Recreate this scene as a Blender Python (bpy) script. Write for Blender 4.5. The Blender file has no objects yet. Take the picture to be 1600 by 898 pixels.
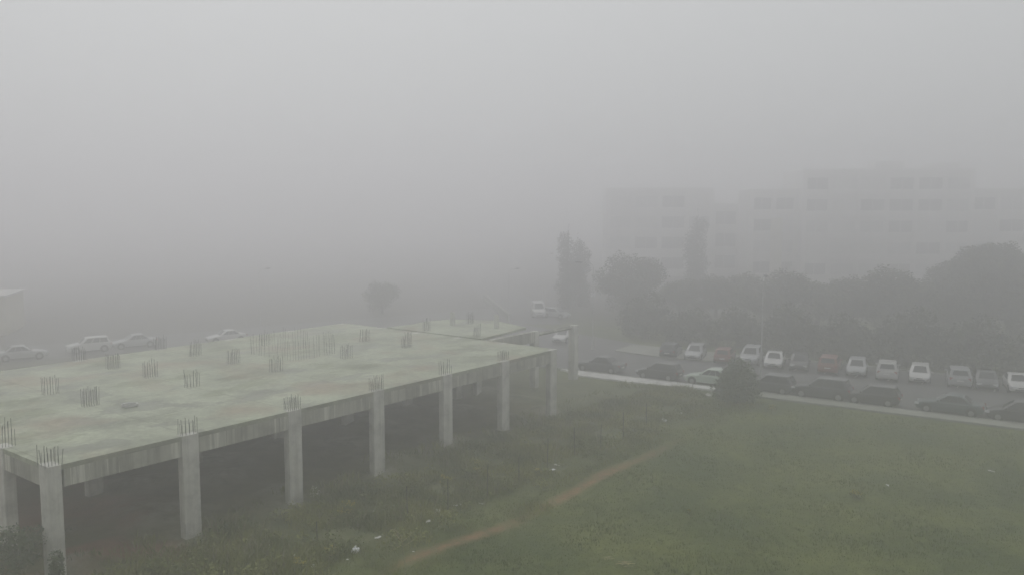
import bpy, bmesh, math, random
from math import sin, cos, pi, radians, sqrt, atan2, hypot
from mathutils import Vector, Matrix, noise as mnoise

random.seed(7)
S = bpy.context.scene
COL = S.collection

# ------------------------------------------------------------------ camera
F_PX, HORIZON, CAM_H = 1300.0, 328.0, 14.6
PITCH = math.atan((449 - HORIZON) / F_PX)
cam_d = bpy.data.cameras.new("camera")
cam = bpy.data.objects.new("camera", cam_d)
COL.objects.link(cam)
cam_d.sensor_fit = 'HORIZONTAL'
cam_d.sensor_width = 36.0
cam_d.lens = 36.0 * F_PX / 1600.0
cam_d.clip_start = 0.1
cam_d.clip_end = 4000.0
cam.location = (0, 0, CAM_H)
cam.rotation_euler = (pi / 2 - PITCH, 0, 0)
S.camera = cam

# ------------------------------------------------------------------ sky, sun, exposure
SUN_EL, SUN_AZ = 55.0, -22.0          # azimuth from +Y towards +X
w = bpy.data.worlds.new("World")
S.world = w
w.use_nodes = True
nt = w.node_tree
bg = nt.nodes["Background"]
sky = nt.nodes.new("ShaderNodeTexSky")
sky.sky_type = 'NISHITA'
sky.sun_disc = False
sky.sun_elevation = radians(SUN_EL)
sky.sun_rotation = radians(SUN_AZ)
sky.dust_density = 6.0
sky.air_density = 1.0
hs = nt.nodes.new("ShaderNodeHueSaturation")
hs.inputs['Saturation'].default_value = 0.12
nt.links.new(sky.outputs[0], hs.inputs['Color'])
# overcast luminance (brighter towards the zenith), laid over a little of the clear sky
OVERCAST = 4.9
tcw = nt.nodes.new("ShaderNodeTexCoord")
sep = nt.nodes.new("ShaderNodeSeparateXYZ")
nt.links.new(tcw.outputs['Generated'], sep.inputs[0])
mr = nt.nodes.new("ShaderNodeMapRange")
mr.inputs['From Min'].default_value = 0.0
mr.inputs['From Max'].default_value = 1.0
mr.inputs['To Min'].default_value = OVERCAST * 0.62
mr.inputs['To Max'].default_value = OVERCAST * 0.95
nt.links.new(sep.outputs['Z'], mr.inputs['Value'])
tint = nt.nodes.new("ShaderNodeMix")
tint.data_type = 'RGBA'
tint.blend_type = 'MULTIPLY'
tint.inputs[0].default_value = 1.0
tint.inputs[6].default_value = (0.970, 0.995, 1.0, 1)
nt.links.new(mr.outputs[0], tint.inputs[7])
mx = nt.nodes.new("ShaderNodeMix")
mx.data_type = 'RGBA'
mx.inputs[0].default_value = 0.92
nt.links.new(hs.outputs[0], mx.inputs[6])
nt.links.new(tint.outputs[2], mx.inputs[7])
nt.links.new(mx.outputs[2], bg.inputs['Color'])
bg.inputs['Strength'].default_value = 0.15
sd = bpy.data.lights.new("sun", 'SUN')
sd.energy = 0.55
sd.angle = radians(40)
sd.color = (1.0, 0.97, 0.92)
sun = bpy.data.objects.new("sun", sd)
COL.objects.link(sun)
dv = Vector((sin(radians(SUN_AZ)) * cos(radians(SUN_EL)), cos(radians(SUN_AZ)) * cos(radians(SUN_EL)), sin(radians(SUN_EL))))
sun.rotation_euler = dv.to_track_quat('Z', 'Y').to_euler()
vs = S.view_settings
vs.view_transform = 'Standard'
vs.look = 'None'
vs.exposure = 0.11
vs.gamma = 1.0
vs.use_curve_mapping = False
S.cycles.volume_bounces = 10
S.cycles.max_bounces = 14
S.cycles.diffuse_bounces = 3
S.cycles.glossy_bounces = 2
S.cycles.use_denoising = True
S.cycles.filter_width = 1.5
HAZE_DENSITY = 0.0136
HAZE_COLOR = (0.988, 0.979, 1.0)

# ------------------------------------------------------------------ helpers
def ray(x, y):
    a, b = x - 800.0, 449.0 - y
    return (a, F_PX * cos(PITCH) + b * sin(PITCH), -F_PX * sin(PITCH) + b * cos(PITCH))

def at(x, y, z=0.0):
    "world point at height z that the photo shows at (x, y)"
    r = ray(x, y)
    t = (z - CAM_H) / r[2]
    return Vector((r[0] * t, r[1] * t, z))

def tag(o, label=None, cat=None, group=None, kind=None):
    if label: o["label"] = label
    if cat: o["category"] = cat
    if group: o["group"] = group
    if kind: o["kind"] = kind
    return o

def thing(name, label, cat, loc=(0, 0, 0), rz=0.0, group=None):
    o = bpy.data.objects.new(name, None)
    COL.objects.link(o)
    o.location = loc
    o.rotation_euler = (0, 0, rz)
    o.empty_display_size = 0.3
    return tag(o, label, cat, group)

def copy_tree(o, parent=None):
    c = o.copy()
    COL.objects.link(c)
    if parent is not None:
        c.parent = parent
    for ch in list(o.children):
        copy_tree(ch, c)
    return c

class MB:
    "collects geometry for ONE mesh object"
    def __init__(s):
        s.v, s.f, s.m = [], [], []

    def add(s, vs_, fs_, mi=0):
        n = len(s.v)
        s.v.extend([tuple(p) for p in vs_])
        for f in fs_:
            s.f.append(tuple(i + n for i in f))
            s.m.append(mi)

    def box(s, c, size, rz=0.0, mi=0, M=None):
        hx, hy, hz = size[0] / 2, size[1] / 2, size[2] / 2
        vs_ = []
        for dz in (-hz, hz):
            for dx, dy in ((-hx, -hy), (hx, -hy), (hx, hy), (-hx, hy)):
                x, y = dx * cos(rz) - dy * sin(rz), dx * sin(rz) + dy * cos(rz)
                p = Vector((c[0] + x, c[1] + y, c[2] + dz))
                vs_.append(M @ p if M else p)
        s.add(vs_, [(3, 2, 1, 0), (4, 5, 6, 7), (0, 1, 5, 4), (1, 2, 6, 5), (2, 3, 7, 6), (3, 0, 4, 7)], mi)

    def span(s, x0, x1, y0, y1, z0, z1, mi=0):
        s.box(((x0 + x1) / 2, (y0 + y1) / 2, (z0 + z1) / 2), (x1 - x0, y1 - y0, z1 - z0), 0, mi)

    def prism(s, pts, z0, z1, mi=0):
        n = len(pts)
        vs_ = [(p[0], p[1], z0) for p in pts] + [(p[0], p[1], z1) for p in pts]
        fs_ = [tuple(range(n))[::-1], tuple(range(n, 2 * n))]
        for i in range(n):
            j = (i + 1) % n
            fs_.append((i, j, j + n, i + n))
        s.add(vs_, fs_, mi)

    def tube(s, pts, radii, seg=6, mi=0, caps=True):
        pts = [Vector(p) for p in pts]
        if not isinstance(radii, (list, tuple)):
            radii = [radii] * len(pts)
        rings = []
        for i, p in enumerate(pts):
            t = (pts[min(i + 1, len(pts) - 1)] - pts[max(i - 1, 0)])
            if t.length < 1e-9: t = Vector((0, 0, 1))
            t.normalize()
            up = Vector((0, 0, 1)) if abs(t.z) < 0.95 else Vector((1, 0, 0))
            a = t.cross(up).normalized()
            b = t.cross(a).normalized()
            rings.append([p + (a * cos(2 * pi * k / seg) + b * sin(2 * pi * k / seg)) * radii[i] for k in range(seg)])
        vs_ = [q for r in rings for q in r]
        fs_ = []
        for i in range(len(pts) - 1):
            for k in range(seg):
                k2 = (k + 1) % seg
                fs_.append((i * seg + k, (i + 1) * seg + k, (i + 1) * seg + k2, i * seg + k2))
        if caps:
            fs_.append(tuple(range(seg)))
            fs_.append(tuple(range((len(pts) - 1) * seg, len(pts) * seg))[::-1])
        s.add(vs_, fs_, mi)

    def disc_y(s, c, r, y0, y1, seg=16, mi=0):
        "short cylinder with its axis along y"
        vs_ = []
        for y in (y0, y1):
            for k in range(seg):
                a = 2 * pi * k / seg
                vs_.append((c[0] + r * cos(a), y, c[1] + r * sin(a)))
        fs_ = [tuple(range(seg)), tuple(range(seg, 2 * seg))[::-1]]
        for k in range(seg):
            k2 = (k + 1) % seg
            fs_.append((k, k + seg, k2 + seg, k2))
        s.add(vs_, fs_, mi)

    def loft(s, rings, mi=0, caps=True):
        n = len(rings[0])
        vs_ = [q for r in rings for q in r]
        fs_ = []
        for i in range(len(rings) - 1):
            for k in range(n):
                k2 = (k + 1) % n
                fs_.append((i * n + k, i * n + k2, (i + 1) * n + k2, (i + 1) * n + k))
        if caps:
            fs_.append(tuple(range(n))[::-1])
            fs_.append(tuple(range((len(rings) - 1) * n, len(rings) * n)))
        s.add(vs_, fs_, mi)

    def plate(s, quad, th, mi=0):
        "thin solid from a planar polygon, thickness along its normal"
        q = [Vector(p) for p in quad]
        nrm = (q[1] - q[0]).cross(q[2] - q[0]).normalized()
        n = len(q)
        vs_ = q + [p + nrm * th for p in q]
        fs_ = [tuple(range(n))[::-1], tuple(range(n, 2 * n))]
        for i in range(n):
            j = (i + 1) % n
            fs_.append((i, j, j + n, i + n))
        s.add(vs_, fs_, mi)

    def build(s, name, mats, parent=None, smooth=False, loc=None, fix=True):
        me = bpy.data.meshes.new(name)
        me.from_pydata(s.v, [], s.f)
        if not isinstance(mats, (list, tuple)):
            mats = [mats]
        for m in mats:
            me.materials.append(m)
        me.polygons.foreach_set("material_index", s.m)
        if smooth:
            me.polygons.foreach_set("use_smooth", [True] * len(me.polygons))
        me.update()
        if fix:
            bm = bmesh.new()
            bm.from_mesh(me)
            bmesh.ops.recalc_face_normals(bm, faces=bm.faces)
            bm.to_mesh(me)
            bm.free()
        o = bpy.data.objects.new(name, me)
        COL.objects.link(o)
        if loc is not None:
            o.location = loc
        if parent is not None:
            o.parent = parent
        return o

# ------------------------------------------------------------------ materials
def new_mat(name):
    m = bpy.data.materials.new(name)
    m.use_nodes = True
    t = m.node_tree
    return m, t, t.nodes["Principled BSDF"]

def ramp(t, stops):
    r = t.nodes.new("ShaderNodeValToRGB")
    e = r.color_ramp.elements
    while len(e) < len(stops): e.new(0.5)
    for el, (p, c) in zip(e, stops):
        el.position = p
        el.color = (*c, 1)
    return r

def tex_noise(t, scale, detail=5, rough=0.6, vec=None):
    n = t.nodes.new("ShaderNodeTexNoise")
    n.inputs['Scale'].default_value = scale
    n.inputs['Detail'].default_value = detail
    n.inputs['Roughness'].default_value = rough
    if vec is not None: t.links.new(vec, n.inputs['Vector'])
    return n

def mixc(t, fac, a, b, mode='MIX'):
    m = t.nodes.new("ShaderNodeMix")
    m.data_type = 'RGBA'
    m.blend_type = mode
    for sock, v in ((m.inputs[0], fac), (m.inputs[6], a), (m.inputs[7], b)):
        if hasattr(v, 'is_linked') or hasattr(v, 'links'):
            t.links.new(v, sock)
        elif isinstance(v, (int, float)):
            sock.default_value = v
        else:
            sock.default_value = (*v, 1)
    return m.outputs[2]

def simple(name, col, rough=0.7, var=0.25, scale=6.0, metal=0.0, bump=0.0):
    m, t, b = new_mat(name)
    g = t.nodes.new("ShaderNodeTexCoord")
    n = tex_noise(t, scale, vec=g.outputs['Object'])
    lo = tuple(c * (1 - var) for c in col)
    hi = tuple(min(1, c * (1 + var)) for c in col)
    r = ramp(t, [(0.3, lo), (0.7, hi)])
    t.links.new(n.outputs[0], r.inputs[0])
    t.links.new(r.outputs[0], b.inputs['Base Color'])
    b.inputs['Roughness'].default_value = rough
    b.inputs['Metallic'].default_value = metal
    if bump:
        bp = t.nodes.new("ShaderNodeBump")
        bp.inputs['Strength'].default_value = bump
        t.links.new(n.outputs[0], bp.inputs['Height'])
        t.links.new(bp.outputs[0], b.inputs['Normal'])
    return m

BAY_APPROX = 5.657
def concrete_mat(name, base, streak_amt, top=False, grime=0.75):
    m, t, b = new_mat(name)
    g = t.nodes.new("ShaderNodeTexCoord")
    o = g.outputs['Object']
    n1 = tex_noise(t, 0.35 if top else 0.9, 6, 0.65, o)
    r1 = ramp(t, [(0.36, tuple(c * 0.72 for c in base)), (0.5, base), (0.64, tuple(c * 1.16 for c in base))])
    t.links.new(n1.outputs[0], r1.inputs[0])
    col = r1.outputs[0]
    if top:
        # damp patches, rusty soil tint and long trowel streaks
        mp = t.nodes.new("ShaderNodeMapping")
        mp.inputs['Scale'].default_value = (0.24, 0.34, 1)
        mp.inputs['Rotation'].default_value = (0, 0, -0.5)
        t.links.new(o, mp.inputs[0])
        n2 = tex_noise(t, 1.0, 9, 0.60, mp.outputs[0])
        r2 = ramp(t, [(0.385, (0.50, 0.52, 0.46)), (0.43, (1, 1, 1)), (0.56, (1, 1, 1)), (0.60, (0.74, 0.76, 0.68))])
        t.links.new(n2.outputs[0], r2.inputs[0])
        col = mixc(t, 0.95, col, r2.outputs[0], 'MULTIPLY')
        n3 = tex_noise(t, 0.22, 3, 0.5, o)
        r3 = ramp(t, [(0.52, (0, 0, 0)), (0.68, (0.6, 0.6, 0.6))])
        t.links.new(n3.outputs[0], r3.inputs[0])
        col = mixc(t, r3.outputs[0], col, (0.33, 0.25, 0.18))
        n4 = tex_noise(t, 3.5, 8, 0.8, o)
        r4 = ramp(t, [(0.35, (0.72, 0.72, 0.70)), (0.65, (1.18, 1.18, 1.16))])
        t.links.new(n4.outputs[0], r4.inputs[0])
        col = mixc(t, 1.0, col, r4.outputs[0], 'MULTIPLY')
        bk = t.nodes.new("ShaderNodeTexBrick")
        bk.inputs['Scale'].default_value = 1.0
        bk.inputs['Brick Width'].default_value = BAY_APPROX
        bk.inputs['Row Height'].default_value = 4.42
        bk.inputs['Mortar Size'].default_value = 0.035
        bk.inputs['Color1'].default_value = (1, 1, 1, 1)
        bk.inputs['Color2'].default_value = (0.86, 0.87, 0.84, 1)
        bk.inputs['Mortar'].default_value = (0.62, 0.62, 0.58, 1)
        bk.offset = 0.0
        t.links.new(o, bk.inputs['Vector'])
        col = mixc(t, 0.8, col, bk.outputs['Color'], 'MULTIPLY')
        rr = ramp(t, [(0.36, (0.35, 0.35, 0.35)), (0.46, (0.85, 0.85, 0.85))])
        t.links.new(n2.outputs[0], rr.inputs[0])
        t.links.new(rr.outputs[0], b.inputs['Roughness'])
    else:
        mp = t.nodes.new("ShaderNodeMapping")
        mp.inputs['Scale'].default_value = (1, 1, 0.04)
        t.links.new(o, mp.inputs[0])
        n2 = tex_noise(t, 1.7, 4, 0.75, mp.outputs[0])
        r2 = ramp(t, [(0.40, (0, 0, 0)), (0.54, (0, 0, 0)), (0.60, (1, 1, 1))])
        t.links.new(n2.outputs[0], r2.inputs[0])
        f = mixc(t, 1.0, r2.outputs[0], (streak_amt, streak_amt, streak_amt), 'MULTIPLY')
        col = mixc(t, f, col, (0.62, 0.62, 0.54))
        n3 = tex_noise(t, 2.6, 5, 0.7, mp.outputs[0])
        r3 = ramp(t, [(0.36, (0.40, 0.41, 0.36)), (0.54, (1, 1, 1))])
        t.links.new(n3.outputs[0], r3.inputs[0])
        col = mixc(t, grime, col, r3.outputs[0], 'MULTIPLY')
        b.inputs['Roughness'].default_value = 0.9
    t.links.new(col, b.inputs['Base Color'])
    bp = t.nodes.new("ShaderNodeBump")
    bp.inputs['Strength'].default_value = 0.2
    t.links.new(n1.outputs[0], bp.inputs['Height'])
    t.links.new(bp.outputs[0], b.inputs['Normal'])
    return m

def foliage_mat(name, dark, light, scale=0.7):
    m, t, b = new_mat(name)
    g = t.nodes.new("ShaderNodeTexCoord")
    n = tex_noise(t, scale, 4, 0.6, g.outputs['Object'])
    r = ramp(t, [(0.35, dark), (0.65, light)])
    t.links.new(n.outputs[0], r.inputs[0])
    t.links.new(r.outputs[0], b.inputs['Base Color'])
    b.inputs['Roughness'].default_value = 0.75
    return m

def paint(name, col, rough=0.28):
    m = simple(name, col, rough, 0.10, 1.5)
    m.node_tree.nodes["Principled BSDF"].inputs['Coat Weight'].default_value = 0.4
    return m

M = {
 'slab': concrete_mat('slab_concrete', (0.405, 0.44, 0.335), 0, True),
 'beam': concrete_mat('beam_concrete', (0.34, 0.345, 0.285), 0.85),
 'column': concrete_mat('column_concrete', (0.56, 0.56, 0.51), 0.2, grime=0.35),
 'rebar': simple('rusty_rebar', (0.045, 0.040, 0.036), 0.8, 0.4, 8),
 'asphalt': simple('wet_asphalt', (0.082, 0.082, 0.084), 0.6, 0.22, 0.5),
 'pavement': simple('pavement_concrete', (0.28, 0.29, 0.25), 0.85, 0.2, 1.2),
 'white_pavement': simple('white_pavement', (0.62, 0.62, 0.60), 0.8, 0.25, 1.6),
 'kerb': simple('kerb_stone', (0.30, 0.31, 0.28), 0.8, 0.2, 2),
 'line': simple('road_paint', (0.55, 0.55, 0.53), 0.7, 0.3, 3),
 'trunk': simple('bark', (0.07, 0.055, 0.045), 0.9, 0.35, 5, bump=0.4),
 'leaf_dark': foliage_mat('leaf_dark', (0.050, 0.062, 0.040), (0.112, 0.126, 0.074)),
 'leaf_mid': foliage_mat('leaf_mid', (0.054, 0.074, 0.036), (0.122, 0.142, 0.068)),
 'leaf_cyp': foliage_mat('leaf_cypress', (0.030, 0.042, 0.028), (0.066, 0.082, 0.050)),
 'bush': foliage_mat('leaf_bush', (0.050, 0.080, 0.036), (0.115, 0.150, 0.068), 1.5),
 'weed': foliage_mat('weed_leaf', (0.090, 0.120, 0.030), (0.270, 0.280, 0.075), 0.35),
 'grass': foliage_mat('lawn_blade', (0.085, 0.118, 0.022), (0.138, 0.165, 0.034), 0.25),
 'yellow': simple('yellow_flower', (0.42, 0.36, 0.06), 0.8, 0.3, 6),
 'straw': simple('dry_straw', (0.42, 0.38, 0.22), 0.85, 0.3, 6),
 'dry': simple('dry_stalk', (0.24, 0.23, 0.14), 0.85, 0.3, 6),
 'pole': simple('galvanised_pole', (0.52, 0.53, 0.53), 0.5, 0.15, 3, 0.3),
 'lamp_head': simple('lamp_housing', (0.09, 0.09, 0.095), 0.5, 0.15, 3),
 'lens': simple('lamp_lens', (0.5, 0.5, 0.48), 0.25, 0.1, 3),
 'iron': simple('dark_iron', (0.035, 0.033, 0.03), 0.8, 0.3, 6),
 'litter': simple('white_plastic', (0.75, 0.76, 0.78), 0.5, 0.12, 5),
 'paper': simple('pale_paper', (0.58, 0.58, 0.55), 0.85, 0.15, 5),
 'wall': simple('pale_render', (0.66, 0.65, 0.63), 0.9, 0.10, 0.3),
 'wall_cream': simple('cream_render', (0.50, 0.48, 0.36), 0.9, 0.12, 0.3),
 'pier': simple('light_pier', (0.72, 0.71, 0.69), 0.9, 0.12, 0.4),
 'pane': simple('window_glass', (0.46, 0.465, 0.47), 0.15, 0.2, 0.4),
 'shutter': simple('grey_shutter', (0.58, 0.58, 0.56), 0.6, 0.15, 0.8),
 'pane_dark': simple('dark_window', (0.12, 0.125, 0.13), 0.15, 0.2, 0.4),
 'roof': simple('roof_felt', (0.15, 0.15, 0.15), 0.9, 0.2, 1),
 'glass': simple('car_glass', (0.030, 0.033, 0.036), 0.08, 0.1, 2),
 'tyre': simple('tyre_rubber', (0.02, 0.02, 0.02), 0.85, 0.2, 5),
 'rim': simple('alloy_rim', (0.36, 0.36, 0.37), 0.35, 0.1, 5, 0.7),
 'trim': simple('black_trim', (0.02, 0.02, 0.021), 0.6, 0.2, 5),
 'head': simple('headlight_lens', (0.68, 0.70, 0.72), 0.12, 0.1, 5),
 'tail': simple('tail_lamp', (0.30, 0.02, 0.018), 0.2, 0.1, 5),
 'plate': simple('plate_white', (0.7, 0.7, 0.68), 0.5, 0.05, 5),
 'p_white': paint('paint_white', (0.54, 0.54, 0.53)),
 'p_silver': paint('paint_silver', (0.36, 0.37, 0.38)),
 'p_green': paint('paint_pale_green', (0.42, 0.50, 0.42)),
 'p_black': paint('paint_black', (0.020, 0.021, 0.024)),
 'p_grey': paint('paint_dark_grey', (0.050, 0.055, 0.062)),
 'p_teal': paint('paint_dark_teal', (0.055, 0.080, 0.085)),
 'p_red': paint('paint_red', (0.22, 0.065, 0.048)),
}

# ------------------------------------------------------------------ site geometry
SLAB_Z = CAM_H - CAM_H / 1.48
C0 = at(88, 727, SLAB_Z)
C6 = at(866, 546, SLAB_Z)
LEN = hypot(C6.x - C0.x, C6.y - C0.y)
BAY = LEN / 6
D1 = Vector(((C6.x - C0.x) / LEN, (C6.y - C0.y) / LEN, 0))
D2 = Vector((-D1.y, D1.x, 0))
SLAB_ROT = atan2(D1.y, D1.x)
ROW = 4.42
def site(u, v, z=0.0):
    return Vector((C0.x, C0.y, 0)) + D1 * u + D2 * v + Vector((0, 0, z))
def to_site(x, y):
    q = Vector((x - C0.x, y - C0.y, 0))
    return q.dot(D1), q.dot(D2)

K0 = Vector((15.9, 68.0, 0))                      # on the kerb line
A = Vector((28.8, -19.0, 0)).normalized()         # along the kerb, to the right
N = Vector((-A.y, A.x, 0))                        # across the road, away from us
def road(s, t, z=0.0):
    return K0 + A * s + N * t + Vector((0, 0, z))
def to_road(x, y):
    q = Vector((x - K0.x, y - K0.y, 0))
    return q.dot(A), q.dot(N)
A_ROT = atan2(A.y, A.x)

PATH = [at(600, 895), at(640, 875), at(700, 852), at(780, 825), at(830, 799), at(880, 775), at(950, 740), at(1025, 705), at(1075, 681), at(1115, 664)]
PATH_S = [0.2, 0.6, 0.9, 0.6, 0.25, 0.95, 0.75, 0.42, 0.05, 0.0]
def seg_dist(px, py, pl):
    best, tt = 1e9, 0
    for i in range(len(pl) - 1):
        a, b = pl[i], pl[i + 1]
        dx, dy = b.x - a.x, b.y - a.y
        t = max(0, min(1, ((px - a.x) * dx + (py - a.y) * dy) / (dx * dx + dy * dy)))
        d = hypot(px - a.x - dx * t, py - a.y - dy * t)
        if d < best: best, tt = d, i + t
    return best, tt

def smooth(a, b, x):
    t = max(0.0, min(1.0, (x - a) / (b - a)))
    return t * t * (3 - 2 * t)

MOUNDS = [(site(i * BAY, 0.2), 0.05 if i else 0.0, random.uniform(1.5, 2.0)) for i in range(0, 7)]
MOUNDS += [(site(i * BAY + random.uniform(-1, 3), ROW * k * 0.8 + random.uniform(1, 3)), random.uniform(0.3, 0.7), random.uniform(1.4, 2.6)) for i in range(0, 7) for k in (0, 1, 2)]
def ground_z(x, y):
    s, t = to_road(x, y)
    inside = 1 - smooth(-5, -1.5, t)              # lawn and building site, before the pavement
    u, v = to_site(x, y)
    left = 1 - smooth(24, 30, v)
    k = inside * left
    z = -0.03
    if k > 0 and -90 < x < 90:
        n = mnoise.noise(Vector((x * 0.11, y * 0.11, 0))) * 0.16 + mnoise.noise(Vector((x * 0.45, y * 0.45, 3))) * 0.05
        weed = smooth(-9, -3, v) * (1 - smooth(38, 46, u))
        n += weed * mnoise.noise(Vector((x * 0.7, y * 0.7, 9))) * 0.14
        for p, h, r in MOUNDS:
            d = hypot(x - p.x, y - p.y)
            if d < 2.2 * r:
                n += h * math.exp(-(d / r) ** 2 * 1.3)
        z += k * (n + 0.02)
    return z

# ------------------------------------------------------------------ ground
def build_ground():
    def axis(lo, hi, a, b, step):
        xs, x = [], a
        while x <= b: xs.append(x); x += step
        g, x = step, xs[-1]
        while x < hi: g *= 1.28; x = min(hi, x + g); xs.append(x)
        g, x = step, xs[0]
        while x > lo: g *= 1.28; x = max(lo, x - g); xs.insert(0, x)
        return xs
    xs = axis(-640, 640, -42, 42, 0.42)
    ys = axis(-60, 660, 22, 84, 0.42)
    nx, ny = len(xs), len(ys)
    vs_, att = [], {'far': [], 'path': [], 'site': [], 'red': [], 'pale': []}
    for y in ys:
        for x in xs:
            vs_.append((x, y, ground_z(x, y)))
            d, tt = seg_dist(x, y, PATH)
            wd = 0.15 + 0.26 * mnoise.noise(Vector((x * 0.5, y * 0.5, 5)))
            k0 = min(8, int(tt)); f0 = min(1, tt - k0)
            strength = PATH_S[k0] * (1 - f0) + PATH_S[k0 + 1] * f0
            att['path'].append(strength * (1 - smooth(wd * 0.4, wd + 0.40, d)))
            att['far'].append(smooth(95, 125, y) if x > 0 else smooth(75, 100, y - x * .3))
            u, v = to_site(x, y)
            n = mnoise.noise(Vector((x * 0.25, y * 0.25, 1)))
            st = smooth(-10.5 + n * 2.5, -5 + n * 2.5, v) * (1 - smooth(40, 50, u)) * (1 - smooth(25, 30, v))
            att['site'].append(st)
            under = smooth(-1, 1, v) * (1 - smooth(21, 23, v)) * smooth(-3, 0, u) * (1 - smooth(34, 36, u))
            rn = mnoise.noise(Vector((x * 0.42, y * 0.42, 7)))
            red = 0.10 * under + 0.75 * smooth(0.05, 0.35, rn) * smooth(-6, -1, v) * (1 - smooth(4, 9, u))
            for q, r in ((at(155, 868), 1.0), (at(60, 800), 2.2), (at(190, 800), 1.6)):
                red += 0.8 * math.exp(-((x - q.x) ** 2 + (y - q.y) ** 2) / r ** 2)
            att['red'].append(min(1, red))
            pale = 0.0
            for p, h, r in MOUNDS:
                dd = hypot(x - p.x, y - p.y)
                if dd < 2 * r: pale = max(pale, math.exp(-(dd / (r * 0.8)) ** 2 * 1.4))
            att['pale'].append(pale)
    fs_ = [(j * nx + i, j * nx + i + 1, (j + 1) * nx + i + 1, (j + 1) * nx + i) for j in range(ny - 1) for i in range(nx - 1)]
    me = bpy.data.meshes.new("ground")
    me.from_pydata(vs_, [], fs_)
    me.polygons.foreach_set("use_smooth", [True] * len(fs_))
    for k, vals in att.items():
        a = me.attributes.new(k, 'FLOAT', 'POINT')
        a.data.foreach_set("value", vals)
    m, t, b = new_mat("earth_and_grass")
    g = t.nodes.new("ShaderNodeTexCoord").outputs['Object']
    def attr(n):
        a = t.nodes.new("ShaderNodeAttribute")
        a.attribute_name = n
        return a.outputs['Fac']
    n1 = tex_noise(t, 0.16, 5, 0.6, g)
    r1 = ramp(t, [(0.38, (0.058, 0.086, 0.017)), (0.62, (0.128, 0.150, 0.034))])
    t.links.new(n1.outputs[0], r1.inputs[0])
    n2 = tex_noise(t, 1.5, 6, 0.7, g)
    r2 = ramp(t, [(0.3, (0.66, 0.68, 0.66)), (0.7, (1.25, 1.22, 1.2))])
    t.links.new(n2.outputs[0], r2.inputs[0])
    lawn = mixc(t, 1.0, r1.outputs[0], r2.outputs[0], 'MULTIPLY')
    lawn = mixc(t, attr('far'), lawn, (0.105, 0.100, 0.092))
    n3 = tex_noise(t, 0.8, 6, 0.7, g)
    r3 = ramp(t, [(0.32, (0.056, 0.076, 0.024)), (0.5, (0.100, 0.115, 0.042)), (0.72, (0.17, 0.165, 0.085))])
    t.links.new(n3.outputs[0], r3.inputs[0])
    c = mixc(t, attr('site'), lawn, r3.outputs[0])
    r4 = ramp(t, [(0.3, (0.20, 0.085, 0.050)), (0.7, (0.30, 0.150, 0.095))])
    t.links.new(n2.outputs[0], r4.inputs[0])
    c = mixc(t, attr('red'), c, r4.outputs[0])
    r6 = ramp(t, [(0.35, (0, 0, 0)), (0.6, (1, 1, 1))])
    t.links.new(n3.outputs[0], r6.inputs[0])
    pm = mixc(t, 1.0, r6.outputs[0], attr('pale'), 'MULTIPLY')
    c = mixc(t, pm, c, (0.33, 0.33, 0.27))
    r5 = ramp(t, [(0.3, (0.25, 0.122, 0.066)), (0.7, (0.36, 0.175, 0.100))])
    t.links.new(n2.outputs[0], r5.inputs[0])
    r7 = ramp(t, [(0.36, (0.15, 0.15, 0.15)), (0.56, (1, 1, 1))])
    n7 = tex_noise(t, 2.2, 6, 0.75, g)
    t.links.new(n7.outputs[0], r7.inputs[0])
    c = mixc(t, mixc(t, 1.0, attr('path'), r7.outputs[0], 'MULTIPLY'), c, r5.outputs[0])
    t.links.new(c, b.inputs['Base Color'])
    b.inputs['Roughness'].default_value = 0.95
    n5 = tex_noise(t, 7.0, 4, 0.7, g)
    bp = t.nodes.new("ShaderNodeBump")
    bp.inputs['Strength'].default_value = 0.6
    bp.inputs['Distance'].default_value = 0.12
    t.links.new(n5.outputs[0], bp.inputs['Height'])
    t.links.new(bp.outputs[0], b.inputs['Normal'])
    me.materials.append(m)
    o = bpy.data.objects.new("ground", me)
    COL.objects.link(o)
    tag(o, kind='structure')
build_ground()

# ------------------------------------------------------------------ roads, pavement
def sheet(name, pts, z, mat):
    mb = MB()
    mb.add([(p.x, p.y, z) for p in pts], [tuple(range(len(pts)))])
    return tag(mb.build(name, mat, fix=False), kind='structure')

sheet("road", [road(-34, 0.15), road(95, 0.15), road(95, 16.6), road(-12, 16.6), road(-34, 24)], 0.004, M['asphalt'])
B_DIR = Vector((0.82, 0.572, 0)).normalized()
B_N = Vector((-B_DIR.y, B_DIR.x, 0))
B0 = Vector((-39.7, 86.9, 0))
def roadb(s, t, z=0.0):
    return B0 + B_DIR * s + B_N * t + Vector((0, 0, z))
sheet("road", [roadb(-120, -1.6), roadb(56, -1.6), roadb(56, 9), roadb(-120, 9)], 0.008, M['asphalt'])
sheet("road", [Vector((-1, 106, 0)), Vector((6.5, 106, 0)), Vector((-8, 230, 0)), Vector((-17, 230, 0))], 0.012, M['asphalt'])

def strip(name, edge_a, edge_b, z0, z1, mat):
    mb = MB()
    n = len(edge_a)
    va = [(p.x, p.y, z1) for p in edge_a]
    vb = [(p.x, p.y, z1) for p in edge_b]
    la = [(p.x, p.y, z0) for p in edge_a]
    lb = [(p.x, p.y, z0) for p in edge_b]
    fs_ = []
    for i in range(n - 1):
        fs_ += [(i, i + 1, n + i + 1, n + i), (2 * n + i, 2 * n + i + 1, i + 1, i), (n + i, n + i + 1, 3 * n + i + 1, 3 * n + i)]
    fs_ += [(0, n, 3 * n, 2 * n), (n - 1, 2 * n - 1, 4 * n - 1, 3 * n - 1)]
    mb.add(va + vb + la + lb, fs_)
    return tag(mb.build(name, mat), kind='structure')

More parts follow.
